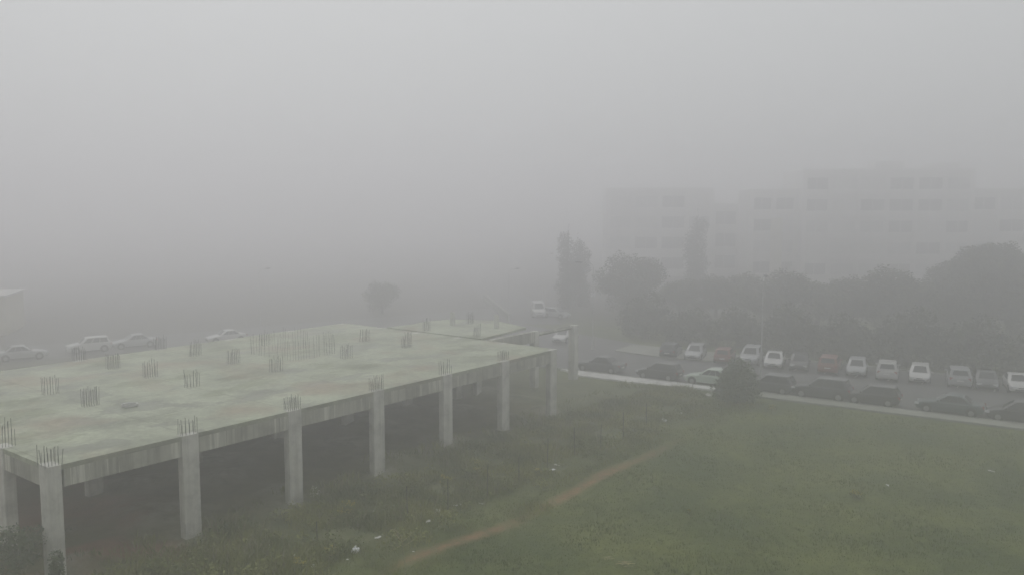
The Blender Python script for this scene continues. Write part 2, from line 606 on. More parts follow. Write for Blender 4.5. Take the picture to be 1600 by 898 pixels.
ss = [2.0 + i * 1.5 for i in range(0, 62)]
strip("pavement", [road(s, -1.45 + 0.10 * mnoise.noise(Vector((s * 0.4, 2, 0)))) for s in ss], [road(s, 0) for s in ss], -0.2, 0.13, M['pavement'])
sw = [-13.5 + i * 0.5 for i in range(0, 32)]
def wl(s):
    k = smooth(-13.5, -10.5, s) * (1 - 0.45 * smooth(-5, 0, s))
    return -(0.35 + 1.5 * k) - 0.25 * mnoise.noise(Vector((s * 0.9, 0, 4)))
strip("pavement", [road(s, wl(s)) for s in sw], [road(s, 0) for s in sw], -0.2, 0.12, M['white_pavement'])
strip("kerb", [road(s, 0.003) for s in (-30, 95)], [road(s, 0.17) for s in (-30, 95)], -0.2, 0.15, M['kerb'])
# raised island before the row of parked cars and the kerb behind that row
isl_a = [-14 + i * 1.0 for i in range(0, 13)]
strip("traffic_island", [road(s, 10.8 + 0.9 * (1 - sin(pi * (s + 14) / 12))) for s in isl_a], [road(s, 16.2) for s in isl_a], -0.2, 0.14, M['pavement'])
strip("kerb", [road(s, 16.6) for s in (-2, 95)], [road(s, 16.8) for s in (-2, 95)], -0.2, 0.15, M['kerb'])
for i in range(0, 26):
    s0 = -1.0 + i * 2.65
    sheet("bay_line", [road(s0, 11.2), road(s0 + 0.11, 11.2), road(s0 + 0.11, 16.3), road(s0, 16.3)], 0.008, M['line'])

# ------------------------------------------------------------------ unfinished concrete frame
def rebar_bundle(parent, cx, cy, wx, wy, z0, hmin, hmax, nx=5, ny=3, r=0.011, tilt=0.02):
    mb = MB()
    pts = [(-wx / 2 + wx * i / (nx - 1), sy * wy / 2) for i in range(nx) for sy in (-1, 1)]
    pts += [(sx * wx / 2, -wy / 2 + wy * j / (ny - 1)) for j in range(1, ny - 1) for sx in (-1, 1)]
    for px, py in pts:
        h = random.uniform(hmin, hmax)
        k_ = 4 if random.random() < .12 else 1
        tx, ty = random.gauss(0, tilt * k_), random.gauss(0, tilt * k_)
        mb.tube([(cx + px, cy + py, z0), (cx + px + tx * h * 0.4, cy + py + ty * h * 0.4, z0 + h * 0.5), (cx + px + tx * h, cy + py + ty * h, z0 + h)], r, 5)
    return mb.build("rebar_bundle", M['rebar'], parent)

def build_frame():
    t = thing("concrete_frame", "long unfinished one-storey concrete deck on columns with rebar starter bars sticking up", "unfinished building", (C0.x, C0.y, 0), SLAB_ROT)
    x0, x1, y0, y1 = -0.27, LEN + 0.3, 0.0, 5 * ROW + 0.45
    zt, zs_, zb = SLAB_Z, SLAB_Z - 0.2, SLAB_Z - 0.90
    hx0, hx1, hy0, hy1 = 3.62 * BAY, 4.02 * BAY, 2.05 * BAY, 2.33 * BAY      # stair opening
    mb = MB()
    mb.span(x0, x1, y0, y1, zs_, zt)
    mb.build("slab", M['slab'], t)
    # edge beams, sunk a little behind the slab's lip
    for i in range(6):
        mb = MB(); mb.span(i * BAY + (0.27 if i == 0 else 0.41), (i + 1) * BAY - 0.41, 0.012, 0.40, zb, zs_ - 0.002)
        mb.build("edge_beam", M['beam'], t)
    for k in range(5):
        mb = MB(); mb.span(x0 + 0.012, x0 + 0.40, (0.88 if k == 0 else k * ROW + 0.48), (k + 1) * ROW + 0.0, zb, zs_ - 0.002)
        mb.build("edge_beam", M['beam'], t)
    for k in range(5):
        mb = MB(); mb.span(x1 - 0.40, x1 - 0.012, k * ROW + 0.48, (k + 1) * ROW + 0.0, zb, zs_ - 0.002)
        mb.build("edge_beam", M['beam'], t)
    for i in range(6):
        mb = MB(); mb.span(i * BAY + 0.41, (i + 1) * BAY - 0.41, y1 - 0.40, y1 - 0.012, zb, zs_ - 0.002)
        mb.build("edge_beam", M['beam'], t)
    for i in range(6):             # rear walls added to darken the space under the deck
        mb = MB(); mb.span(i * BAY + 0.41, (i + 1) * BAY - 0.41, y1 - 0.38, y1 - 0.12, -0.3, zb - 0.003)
        mb.build("added_shade_wall", M['beam'], t)
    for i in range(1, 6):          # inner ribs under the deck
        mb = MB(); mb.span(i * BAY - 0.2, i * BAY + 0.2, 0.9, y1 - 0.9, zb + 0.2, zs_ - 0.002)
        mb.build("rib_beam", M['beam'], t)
    with_bars = {(1, 2), (2, 2), (3, 2), (4, 2), (5, 2), (1, 3), (2, 3), (3, 3), (5, 3), (3, 4), (0, 1), (4, 4), (2, 4), (1, 5), (2, 5), (3, 5), (0, 3), (0, 2)}
    for i in range(7):
        for k in range(6):
            if k == 1 and 0 < i < 6: continue
            cx, cy = i * BAY, 0.2 + k * ROW
            if i == 0: wx, wy = 0.50, 0.84
            else: wx, wy = 0.80, 0.44
            if i == 0 and k == 0: cy = 0.42
            if k == 0 and i > 0: cy = 0.19
            if i == 0: cx = -0.02
            if i == 6: cx = LEN - 0.12
            mb = MB()
            outer = (k == 0 or i == 0 or i == 6 or k == 5)
            top = zt + 0.008 if outer else zs_ - 0.004
            c = Vector((cx, cy))
            if k == 0: c.y = cy - 0.03
            if i == 0: c.x = cx - 0.05
            b_ = 0.03
            pts = [(-wx / 2 + b_, -wy / 2), (wx / 2 - b_, -wy / 2), (wx / 2, -wy / 2 + b_), (wx / 2, wy / 2 - b_), (wx / 2 - b_, wy / 2), (-wx / 2 + b_, wy / 2), (-wx / 2, wy / 2 - b_), (-wx / 2, -wy / 2 + b_)]
            mb.prism([(c.x + p[0], c.y + p[1]) for p in pts], -0.4, top)
            o = mb.build("column", M['column'], t)
            if (k == 0 and i < 6) or (i, k) in with_bars:
                hb = random.choice(((0.5, 0.85), (0.6, 0.8), (0.45, 0.95))) if k == 0 else random.choice(((0.7, 1.05), (0.6, 1.2), (0.8, 1.0)))
                rebar_bundle(o, c.x, c.y, wx - 0.08 if i else 0.62, wy - 0.1 if i else 0.66, zt - 0.02, *hb, nx=random.choice((5, 6, 7)))
    # starter bars of the stair core
    mb = MB()
    ux0, ux1, vy0, vy1 = 3.50 * BAY, 4.12 * BAY, 1.95 * BAY, 2.75 * BAY
    n = 0
    for j in range(17):
        for (px, py) in ((ux0 + (ux1 - ux0) * j / 16, vy0), (ux0 + (ux1 - ux0) * j / 16, vy1), (ux0, vy0 + (vy1 - vy0) * j / 16), (ux1, vy0 + (vy1 - vy0) * j / 16)):
            if random.random() < 0.25: continue
            h = random.uniform(0.9, 1.6)
            tx, ty = random.gauss(0, 0.025), random.gauss(0, 0.025)
            mb.tube([(px, py, zt - 0.05), (px + tx * h, py + ty * h, zt + h)], 0.010, 4)
    mb.build("stair_core_bars", M['rebar'], t)
    # a coil of form-wire left on the deck
    return t
build_frame()

def build_annex():
    u0 = LEN + 0.75
    P = [at(646, 506, SLAB_Z), at(662, 502, SLAB_Z), at(705, 498.5, SLAB_Z), at(772, 500, SLAB_Z), at(822, 511, SLAB_Z)]
    loc = [Vector(to_site(p.x, p.y)) for p in P]
    vmax = loc[0].y
    poly = [(u0, 1.30 * BAY)] + [(u0, vmax + 0.4)] + [(p.x, p.y) for p in loc]
    t = thing("concrete_frame", "smaller unfinished deck with a rounded far edge beyond the joint of the long deck", "unfinished building", (C0.x, C0.y, 0), SLAB_ROT)
    mb = MB(); mb.prism(poly[::-1], SLAB_Z - 0.2, SLAB_Z)
    mb.build("slab", M['slab'], t)
    cols = [(7.17 * BAY, 1.16 * BAY, 0.55, 0.55), (8.05 * BAY, 1.06 * BAY, 0.62, 0.62), (u0 + 0.5, 1.45 * BAY, .6, .44), (u0 + 0.5, 2.4 * BAY, .6, .44), (7.2 * BAY, 2.4 * BAY, .6, .44), (u0 + 0.5, 3.1 * BAY, .5, .44)]
    for n, (u, v, a, b) in enumerate(cols):
        mb = MB(); mb.span(u - a / 2, u + a / 2, v - b / 2, v + b / 2, -0.4, SLAB_Z - 0.204 if n > 1 else SLAB_Z - 0.02)
        o = mb.build("column", M['column'], t)
        if n in (2, 3, 4):
            rebar_bundle(o, u, v, a - .1, b - .1, SLAB_Z - 0.02, 0.7, 1.1, nx=5)
    mb = MB(); mb.span(u0, 7.17 * BAY - 0.28, 1.16 * BAY - 0.2, 1.16 * BAY + 0.2, SLAB_Z - 0.9, SLAB_Z - 0.03)
    mb.build("edge_beam", M['beam'], t)
    mb = MB()
    a, b = Vector((7.17 * BAY + 0.28, 1.15 * BAY)), Vector((8.05 * BAY - 0.32, 1.07 * BAY))
    mb.tube([(a.x, a.y, SLAB_Z - 0.33), (b.x, b.y, SLAB_Z - 0.2)], 0.16, 4)
    mb.build("edge_beam", M['beam'], t)
    for (u, v) in ((7.03 * BAY, 1.75 * BAY), (6.9 * BAY, 2.5 * BAY)):
        mb = MB(); mb.span(u - 0.15, u + 0.15, v - 0.15, v + 0.15, SLAB_Z - 0.01, SLAB_Z + 1.15)
        mb.build("column_stub", M['column'], t)
build_annex()

q = at(203, 634, SLAB_Z)
mb = MB()
for k in range(4):
    rr = .34 + .03 * (k % 2)
    mb.tube([(q.x + rr * cos(a * pi / 12), q.y + rr * sin(a * pi / 12), SLAB_Z + .03 + .03 * k) for a in range(25)], .02, 5, caps=False)
tag(mb.build("wire_coil", M['paper']), "pale coil of wire lying on the near left part of the long deck", "coil")

# ------------------------------------------------------------------ cars
def car_proto(kind, pm):
    "one car at the origin, nose towards +x; returns its Empty"
    t = bpy.data.objects.new("parked_car", None)
    COL.objects.link(t)
    P = {  # length, width, height, belt z, bonnet z, cabin base x0(rear) x1(front), roof x0 x1, deck z
     'hatch': (3.95, 1.70, 1.47, 0.92, 0.84, -1.90, 0.98, -1.58, 0.20, 0.93),
     'sedan': (4.45, 1.74, 1.42, 0.92, 0.86, -1.55, 0.95, -0.85, 0.18, 0.95),
     'suv':   (4.35, 1.80, 1.66, 1.06, 1.00, -2.05, 1.00, -1.80, 0.30, 1.07),
     'van':   (4.60, 1.86, 1.95, 1.15, 1.05, -2.25, 1.40, -2.18, 0.75, 1.16),
    }[kind]
    L, W, H, ZB, ZH, cx0, cx1, rx0, rx1, ZD = P
    hw = W / 2
    # lower body: rings across the car, along its length
    st = [(-L / 2, .46, ZD - .22, .78), (-L / 2 + .07, .30, ZD - .10, .90), (-L / 2 + .32, .22, ZD - .02, .97), (cx0 + .3, .19, ZB, 1.0), (0.0, .18, ZB, 1.0),
          (cx1 - .1, .18, ZB - .01, 1.0), (cx1 + .25, .19, ZH, .985), (L / 2 - .45, .21, ZH - .07, .95), (L / 2 - .14, .26, ZH - .19, .86), (L / 2, .42, ZH - .34, .72)]
    st.sort(key=lambda q: q[0])
    rings = []
    for x, zb, zt, k in st:
        y = hw * k
        zm = zb + (zt - zb) * 0.55
        half = [(y * .82, zb), (y * .97, zb + .07), (y, zm), (y * .975, zt - .10), (y * .90, zt - .025), (y * .55, zt + .012)]
        ring = [(x, a, b) for a, b in half] + [(x, -a, b) for a, b in half[::-1]]
        rings.append(ring)
    mb = MB()
    mb.loft(rings, 0)
    # cabin
    cr = []
    for f in (0.0, 0.35, 0.8, 0.94, 1.0):
        z = ZB - 0.03 + (H - ZB + 0.03) * f
        xr = cx0 + (rx0 - cx0) * f + (0.06 if f == 1.0 else 0)
        xf = cx1 + (rx1 - cx1) * f - (0.08 if f == 1.0 else 0)
        y = hw * (0.93 - 0.17 * f - (0.06 if f == 1.0 else 0))
        c = 0.10
        cr.append([(xr + c, -y, z), (xf - c * 1.6, -y, z), (xf, -y + c * 2.2, z), (xf, y - c * 2.2, z), (xf - c * 1.6, y, z), (xr + c, y, z), (xr, y - c, z), (xr, -y + c, z)])
    mb.loft(cr, 0)
    # sills and arches in black
    ax = (L / 2 - 0.82, -L / 2 + 0.78)
    rw = 0.31 if kind in ('hatch', 'sedan') else 0.35
    mb.span(ax[1] + .4, ax[0] - .4, -hw * .985, hw * .985, .17, .27, 1)
    for x in ax:
        for sy in (-1, 1):
            mb.disc_y((x, rw + .02), rw + .065, sy * (hw * .90), sy * (hw + .004), 18, 1)
    mb.span(L / 2 - .10, L / 2 + .006, -hw * .5, hw * .5, .34, .46, 1)      # lower grille
    mb.span(L / 2 - .16, L / 2 - .005, -hw * .28, hw * .28, ZH - .36, ZH - .26, 1)
    mb.build("body", [pm, M['trim']], t)
    # glass
    def side_pt(f, e, sy, d):
        z = ZB - 0.03 + (H - ZB + 0.03) * f
        xr = cx0 + (rx0 - cx0) * f + .12
        xf = cx1 + (rx1 - cx1) * f - .20
        y = hw * (0.93 - 0.17 * f) + d
        return (xr + (xf - xr) * e, sy * y, z)
    for sy in (-1, 1):
        mb = MB()
        for e0, e1 in ((0.03, 0.34), (0.37, 0.65), (0.68, 0.97)):
            if kind == 'van' and e0 < .3: continue
            q = [side_pt(.13, e0, sy, .004), side_pt(.13, e1, sy, .004), side_pt(.86, e1, sy, .004), side_pt(.86, e0, sy, .004)]
            mb.plate(q if sy < 0 else q[::-1], .008)
        mb.build("side_window", M['glass'], t)
    def end_q(xa, xb, f0, f1, sg):
        q = []
        for f, s_ in ((f0, -1), (f0, 1), (f1, 1), (f1, -1)):
            z = ZB - .03 + (H - ZB + .03) * f
            x = xa + (xb - xa) * f + sg * .005
            y = hw * (0.93 - 0.17 * f) - .22
            q.append((x, s_ * y, z))
        return q if sg > 0 else q[::-1]
    mb = MB(); mb.plate(end_q(cx1, rx1, .10, .90, 1), .008); mb.build("windscreen", M['glass'], t)
    mb = MB(); mb.plate(end_q(cx0, rx0, .22, .86, -1), .008); mb.build("rear_window", M['glass'], t)
    for sy in (-1, 1):
        mb = MB(); mb.box((L / 2 - .20, sy * hw * .66, ZH - .25), (.30, .34, .13), -sy * .32); mb.build("headlight", M['head'], t)
        mb = MB(); mb.box((-L / 2 + .10, sy * hw * .72, ZD - .20), (.16, .26, .20), sy * .25); mb.build("tail_light", M['tail'], t)
        mb = MB(); mb.box((cx1 - .30, sy * (hw * .93 + .09), ZB + .06), (.12, .20, .13)); mb.build("mirror", pm, t)
    mb = MB(); mb.box((-L / 2 + .0, 0, ZD - .36), (.04, .50, .11)); mb.build("number_plate", M['plate'], t)
    for x in ax:
        for sy in (-1, 1):
            wm = MB(); wm.disc_y((x, rw), rw, sy * (hw - .19), sy * (hw + .010), 20)
            wo = wm.build("wheel", M['tyre'], t)
            rm = MB(); rm.disc_y((x, rw), rw * .62, sy * (hw - .02), sy * (hw + .016), 14)
            rm.disc_y((x, rw), rw * .16, sy * (hw + .012), sy * (hw + .022), 10)
            rm.build("rim", M['rim'], wo)
    return t

protos = {}
def place_car(kind, paint_key, x, y, rz, label, group, name="parked_car", cat="car"):
    k = (kind, paint_key)
    if k not in protos:
        protos[k] = car_proto(kind, M[paint_key])
        o = protos[k]
    else:
        o = copy_tree(protos[k])
    o.name = name
    o.location = (x, y, 0.012)
    o.rotation_euler = (0, 0, rz)
    tag(o, label, cat, group)
    return o

# along the near kerb, noses to the left
G1 = "cars parked along the near kerb"
for px, py, kind, pk, lab in [
    (946, 577, 'sedan', 'p_grey', "dark grey saloon car beside the white strip of pavement, nearest the tall lone column"),
    (1037, 588, 'hatch', 'p_black', "black hatchback between the grey saloon and the pale green car at the kerb"),
    (1119, 597, 'sedan', 'p_green', "pale green saloon car half hidden by the round bush"),
    (1207, 609, 'hatch', 'p_grey', "dark hatchback just right of the bush and lamp post, at the kerb"),
    (1286, 619.5, 'suv', 'p_grey', "dark grey estate car with roof glinting, second car right of the bush at the kerb"),
    (1364, 629, 'hatch', 'p_black', "black hatchback with a bright headlamp, third car right of the bush at the kerb"),
    (1483, 645, 'sedan', 'p_teal', "blue-grey saloon car parked alone after the gap in the kerbside row"),
    (1590, 657, 'hatch', 'p_black', "black car cut by the right edge of the picture at the kerb")]:
    p = at(px, py)
    s, t_ = to_road(p.x, p.y)
    c = road(s, 1.25 + random.uniform(-.08, .12))
    place_car(kind, pk, c.x, c.y, A_ROT + pi + random.uniform(-.02, .02), lab, G1)
# nose-in row across the road
G2 = "cars parked in the row under the trees"
for px, py, kind, pk, flip, lab in [
    (1043, 557, 'hatch', 'p_grey', 0, "dark grey car at the left end of the row under the trees"),
    (1085, 560, 'hatch', 'p_silver', 1, "silver hatchback with two bright headlamps near the left end of the tree row"),
    (1127, 566, 'hatch', 'p_red', 0, "red car partly hidden behind the top of the round bush"),
    (1166, 570, 'suv', 'p_silver', 1, "silver car just left of the lamp post, in the row under the trees"),
    (1205, 574, 'sedan', 'p_white', 1, "white saloon car just right of the lamp post, in the tree row"),
    (1243, 579, 'hatch', 'p_black', 1, "black car between the white saloon and the orange-red car under the trees"),
    (1290, 584, 'suv', 'p_red', 0, "orange-red boxy car in the tree row, above the dark estate at the kerb"),
    (1332, 589, 'hatch', 'p_silver', 1, "silver hatchback next right of the orange-red boxy car"),
    (1380, 595, 'suv', 'p_white', 0, "tall white car with its tailgate facing us, between the silver and the rounded white hatchbacks"),
    (1432, 600, 'hatch', 'p_white', 1, "white hatchback with a wide rounded windscreen, above the gap in the kerbside row"),
    (1493, 607, 'suv', 'p_silver', 0, "tall pale grey car above the blue-grey saloon, tailgate towards us"),
    (1537, 611, 'sedan', 'p_grey', 1, "dark grey car between two pale cars near the right end of the tree row"),
    (1587, 616, 'sedan', 'p_white', 1, "white saloon car at the right edge of the picture under the trees")]:
    p = at(px, py)
    s, t_ = to_road(p.x, p.y)
    Lh = {'hatch': 1.98, 'sedan': 2.22, 'suv': 2.18}[kind]
    c = road(s, 0) + N * (10.6 + Lh + random.uniform(-.2, .35)) + A * (0.18 * Lh * 0)
    place_car(kind, pk, c.x, c.y, A_ROT + radians(9) + (pi / 2 if not flip else -pi / 2) + random.uniform(-.05, .05), lab, G2).scale = (.96, 1.0, .93)
# far left road
G3 = "cars on the road behind the deck"
BR = atan2(B_DIR.y, B_DIR.x)
for px, py, kind, pk, fl, lab in [
    (36, 563, 'sedan', 'p_silver', 0, "silver saloon car at the left edge of the picture behind the deck"),
    (141, 551, 'suv', 'p_white', 1, "white estate car seen side-on behind the left part of the deck"),
    (212, 544, 'sedan', 'p_silver', 1, "silver saloon car next right of the white estate, behind the deck"),
    (357, 535, 'sedan', 'p_white', 1, "white saloon car whose roof just shows over the middle of the deck's far edge")]:
    p = at(px, py)
    place_car(kind, pk, p.x + B_N.x * .85, p.y + B_N.y * .85, BR + (pi if fl else 0), lab, G3)
p = at(842, 497); place_car('van', 'p_white', p.x, p.y + 2.2, -pi / 2 + 0.05, "white van facing us far down the road at the junction", "cars at the junction", "parked_van", "van")
p = at(884, 537); place_car('hatch', 'p_white', p.x, p.y + 1.8, -pi / 2 - 0.5, "white car seen just left of the tall lone concrete column", "cars at the junction")
p = at(871, 499); place_car('hatch', 'p_silver', p.x, p.y + 2, -0.6, "silver car right of the white van at the junction", "cars at the junction")

# ------------------------------------------------------------------ trees
def leaf_cloud(mb, lobes, n, size, gap=0.35, flat=0.0, seed=0):
    rnd = random.Random(seed)
    tot = sum(l[3] * l[4] * l[5] for l in lobes)
    for (cx, cy, cz, rx, ry, rz) in lobes:
        k = max(20, int(n * rx * ry * rz / tot))
        for _ in range(k):
            d = Vector((rnd.gauss(0, 1), rnd.gauss(0, 1), rnd.gauss(0, 1))).normalized()
            rr = rnd.random() ** 0.38
            rr *= 1 + 0.30 * mnoise.noise(Vector((d.x * 2 + cx * .7, d.y * 2 + cy * .7, d.z * 2 + cz)))
            p = Vector((cx + d.x * rx * rr, cy + d.y * ry * rr, cz + d.z * rz * rr))
            if mnoise.noise(p * 0.9) < gap - 0.72 and rnd.random() < 0.9: continue
            s_ = size * rnd.uniform(0.5, 1.4)
            a = Vector((rnd.gauss(0, 1), rnd.gauss(0, 1), rnd.gauss(0, .7))).normalized()
            b = a.cross(Vector((rnd.gauss(0, 1), rnd.gauss(0, 1), rnd.gauss(0, 1)))).normalized()
            mb.add([p - a * s_ * .5, p + b * s_ * .33, p + a * s_ * .6, p - b * s_ * .28], [(0, 1, 2, 3)])

def tree_proto(name, lobes, n, size, leafmat, h_trunk, r_trunk, seed):
    t = bpy.data.objects.new(name, None)
    COL.objects.link(t)
    rnd = random.Random(seed)
    mb = MB()
    top = max(l[2] for l in lobes)
    mb.tube([(0, 0, -.3), (.05, .02, h_trunk * .5), (-.03, .06, h_trunk), (0.1, 0, top)], [r_trunk * 1.25, r_trunk, r_trunk * .8, r_trunk * .25], 8)
    for (cx, cy, cz, rx, ry, rz) in lobes[:7]:
        z0 = h_trunk * rnd.uniform(.7, 1.0)
        mb.tube([(0, 0, z0), (cx * .5, cy * .5, z0 + (cz - z0) * .6), (cx, cy, cz)], [r_trunk * .55, r_trunk * .35, r_trunk * .12], 6)
    mb.build("trunk", M['trunk'], t)
    mb = MB()
    leaf_cloud(mb, lobes, n, size, seed=seed)
    mb.build("crown", leafmat, t, fix=False)
    return t

def broad_lobes(seed, w, h, base, k=9):
    rnd = random.Random(seed)
    L_ = [(0, 0, base + (h - base) * .55, w * .34, w * .34, (h - base) * .42)]
    for i in range(k):
        a = 2 * pi * i / k + rnd.uniform(-.3, .3)
        f = rnd.uniform(0.0, 1.0)
        rad = w * .5 * (0.30 + 0.42 * sin(pi * (0.25 + f * .7)))
        r = w * rnd.uniform(.14, .23)
        L_.append((cos(a) * rad, sin(a) * rad, base + (h - base) * (.18 + .66 * f), r, r, r * rnd.uniform(.75, 1.1)))
    return L_

def cypress_lobes(seed, w, h, spires=1):
    rnd = random.Random(seed)
    L_ = []
    n = 9
    for i in range(n):
        f = i / (n - 1)
        r = w * .5 * (0.55 + 0.9 * f) * (1 - f) ** .55 * 1.25 + .14
        L_.append((rnd.uniform(-.12, .12) * w, rnd.uniform(-.12, .12) * w, .7 + (h - 1.2) * f, r, r, h / n * .95))
    return L_

TP = {
 'a': tree_proto("broadleaf_tree", broad_lobes(1, 9.0, 8.3, 0.3, 13), 17000, .25, M['leaf_dark'], 2.4, .26, 1),
 'b': tree_proto("broadleaf_tree", broad_lobes(2, 7.0, 8.0, 0.5, 11), 13500, .24, M['leaf_mid'], 2.6, .22, 2),
 'c': tree_proto("broadleaf_tree", broad_lobes(3, 6.2, 9.3, 0.5, 12), 13500, .24, M['leaf_dark'], 2.8, .22, 3),
 'e': tree_proto("broadleaf_tree", broad_lobes(5, 12.5, 11.0, 0.5, 16), 211000, .19, M['leaf_dark'], 3.0, .36, 5),
 'cyp': tree_proto("cypress_tree", cypress_lobes(4, 3.4, 11.0), 11000, .19, M['leaf_cyp'], 1.0, .22, 4),
}
used = set()
def place_tree(k, px, Y, sc, label, rz=0.0, name=None, cat="tree", group=None, sz=1.0):
    o = TP[k] if k not in used else copy_tree(TP[k])
    used.add(k)
    x = (px - 800) / F_PX * (Y * cos(PITCH) + CAM_H * sin(PITCH))
    o.location = (x, Y, -0.03)
    o.scale = (sc, sc, sc * sz)
    o.rotation_euler = (0, 0, rz)
    if name: o.name = name
    tag(o, label, cat, group)
    return o

GT = "trees behind the parked cars"
place_tree('cyp', 886, 124, 1.10, "tall dark cypress with a pointed top, left of the round tree by the junction", .3, group="cypresses")
place_tree('cyp', 906, 126, .98, "shorter cypress leaning against the right side of the tall dark cypress", 2.0, group="cypresses")
place_tree('cyp', 1087, 136, 1.30, "slim cypress standing alone in front of the left wing of the apartment block", 4.0, group="cypresses")
place_tree('a', 985, 112, 1.08, "wide rounded dark tree right of the cypresses, behind the traffic island", .5, group=GT)
for args in [
    ('b', 1062, 113, 1.081, "low tree filling the space right of the wide rounded tree", 1.0, None, 'tree', GT, 0.622),
    ('c', 1118, 113, 1.004, "small dark tree behind the left end of the row of parked cars", 0.2, None, 'tree', GT, 0.643),
    ('b', 1165, 109, 1.223, "green tree behind the round bush and left of the lamp post", 3.0, None, 'tree', GT, 0.655),
    ('c', 1219, 103, 1.197, "pointed dark tree rising right of the lamp post", 2.2, None, 'tree', GT, 0.686),
    ('b', 1277, 102, 1.184, "round green tree behind the orange-red boxy car", 4.4, None, 'tree', GT, 0.647),
    ('c', 1330, 101, 1.107, "dark tree behind the silver hatchback, two trees right of the lamp post's pointed one", 5.0, None, 'tree', GT, 0.668),
    ('c', 1380, 98, 1.287, "taller dark tree behind the tall white car", 1.4, None, 'tree', GT, 0.702),
    ('b', 1432, 97, 1.210, "green tree behind the rounded white hatchback, left of the biggest tree", 0.4, None, 'tree', GT, 0.653),
    ('a', 1478, 98, 1.236, "wide dark tree merging into the left flank of the biggest tree", 2.6, None, 'tree', GT, 0.667),
    ('e', 1548, 96, 1.287, "biggest broad tree, at the right end behind the parked cars", 0.8, None, 'tree', GT, 0.734),
    ('a', 1640, 91, 1.441, "tree cut by the right edge of the picture beside the biggest tree", 4.0, None, 'tree', GT, 0.702)]:
    place_tree(*args)
place_tree('a', 598, 117, .56, "round tree alone in the fog beyond the middle of the deck", 1.2)

# clipped hedge behind the far-left road and under the tree row
def hedge(name, p0, p1, w_, h_, label, seed):
    t = thing(name, label, "hedge", (p0.x, p0.y, 0), atan2(p1.y - p0.y, p1.x - p0.x))
    L_ = (p1 - p0).length
    mb = MB()
    rnd = random.Random(seed)
    k = int(L_ / 1.0)
    lob = [(L_ * (i + .5) / k + rnd.uniform(-.2, .2), rnd.uniform(-.1, .1), h_ * .48, .9, w_ * .5, h_ * .5 * rnd.uniform(.8, 1.15)) for i in range(k)]
    leaf_cloud(mb, lob, int(L_ * 170), .26, gap=.1, seed=seed)
    mb.build("foliage", M['leaf_dark'], t, fix=False)
    mb = MB()
    for i in range(int(L_ / 1.2)):
        x = 1.2 * i + .5
        mb.tube([(x, 0, -.1), (x + rnd.uniform(-.2, .2), 0, h_ * .7)], [.04, .015], 5)
    mb.build("stems", M['trunk'], t)
hedge("hedge", road(-1, 18.6), road(62, 18.6), 1.6, 1.9, "long dark hedge under the trees behind the row of parked cars", 21)

TP['s'] = tree_proto("large_shrub", [(0, 0, 1.5, 2.4, 1.8, 1.5), (-1.6, .2, 1.3, 1.5, 1.3, 1.3), (1.7, -.1, 1.4, 1.5, 1.3, 1.4), (.5, .2, 2.7, 1.5, 1.3, 1.3), (-.8, 0, 2.4, 1.3, 1.2, 1.2)], 7000, .24, M['leaf_dark'], .8, .10, 9)
for s_, t_, sc, rz, lab in [
    (-15, 21.5, 1.15, .3, "large shrub under the wide rounded tree, behind the traffic island"),
    (-9.5, 21.0, 1.1, 1.9, "large shrub right of the wide rounded tree, behind the island's far edge"),
    (-4.0, 20.8, 1.05, 3.1, "large shrub behind the dark grey car at the left end of the row"),
    (1.5, 20.9, 1.15, 4.4, "large shrub behind the silver hatchback with bright headlamps"),
    (7.0, 20.6, 1.1, 5.2, "large shrub behind the partly hidden red car"),
    (12.5, 20.9, 1.25, .9, "large shrub behind the white saloon right of the lamp post"),
    (18.0, 20.6, 1.1, 2.4, "large shrub behind the black car and the orange-red boxy car"),
    (23.5, 20.9, 1.2, 3.7, "large shrub behind the tall white car"),
    (29.0, 20.7, 1.15, 5.8, "large shrub behind the rounded white hatchback"),
    (34.5, 20.9, 1.25, 1.2, "large shrub behind the tall pale grey car"),
    (40.0, 20.7, 1.2, 2.9, "large shrub under the biggest tree, behind the last white saloon"),
    (46.0, 20.9, 1.2, 4.9, "large shrub at the right end of the row, cut by the picture's edge")]:
    p_ = road(s_, t_)
    o_ = TP['s'] if 's' not in used else copy_tree(TP['s'])
    used.add('s')
    o_.location = (p_.x, p_.y, -.03)
    o_.rotation_euler = (0, 0, A_ROT + .25 * sin(rz))
    o_.scale = (sc * (1 if rz < 3 else -1), sc, sc * (1.0 + .2 * sin(rz * 3)))
    tag(o_, lab, "shrub", "shrubs under the tree row")

# the round bush on the kerb
bp_ = at(1151, 629)
t = thing("bush", "dense conical green bush on the lawn edge beside the kerb, left of the lamp post", "bush", (bp_.x, bp_.y, 0.0))
mb = MB()
leaf_cloud(mb, [(0, 0, 1.0, 1.75, 1.6, 1.05), (-.9, .1, .9, .95, .9, .9), (.95, 0, .95, .9, .9, .95), (.1, 0, 1.9, 1.35, 1.3, 1.0), (.05, .1, 2.6, 1.1, 1.0, .8), (-.7, 0, 1.7, .9, .9, .8), (.75, 0, 1.7, .95, .9, .8), (-.3, 0, 2.3, .7, .7, .6)], 9000, .17, gap=.05, seed=31)
mb.build("foliage", M['bush'], t, fix=False)
mb = MB()
for i in range(7):
    a = i * .9
    mb.tube([(.1 * cos(a), .1 * sin(a), -.1), (.5 * cos(a), .5 * sin(a), 1.0), (.7 * cos(a), .7 * sin(a), 1.9)], [.05, .035, .012], 5)
mb.build("stems", M['trunk'], t)

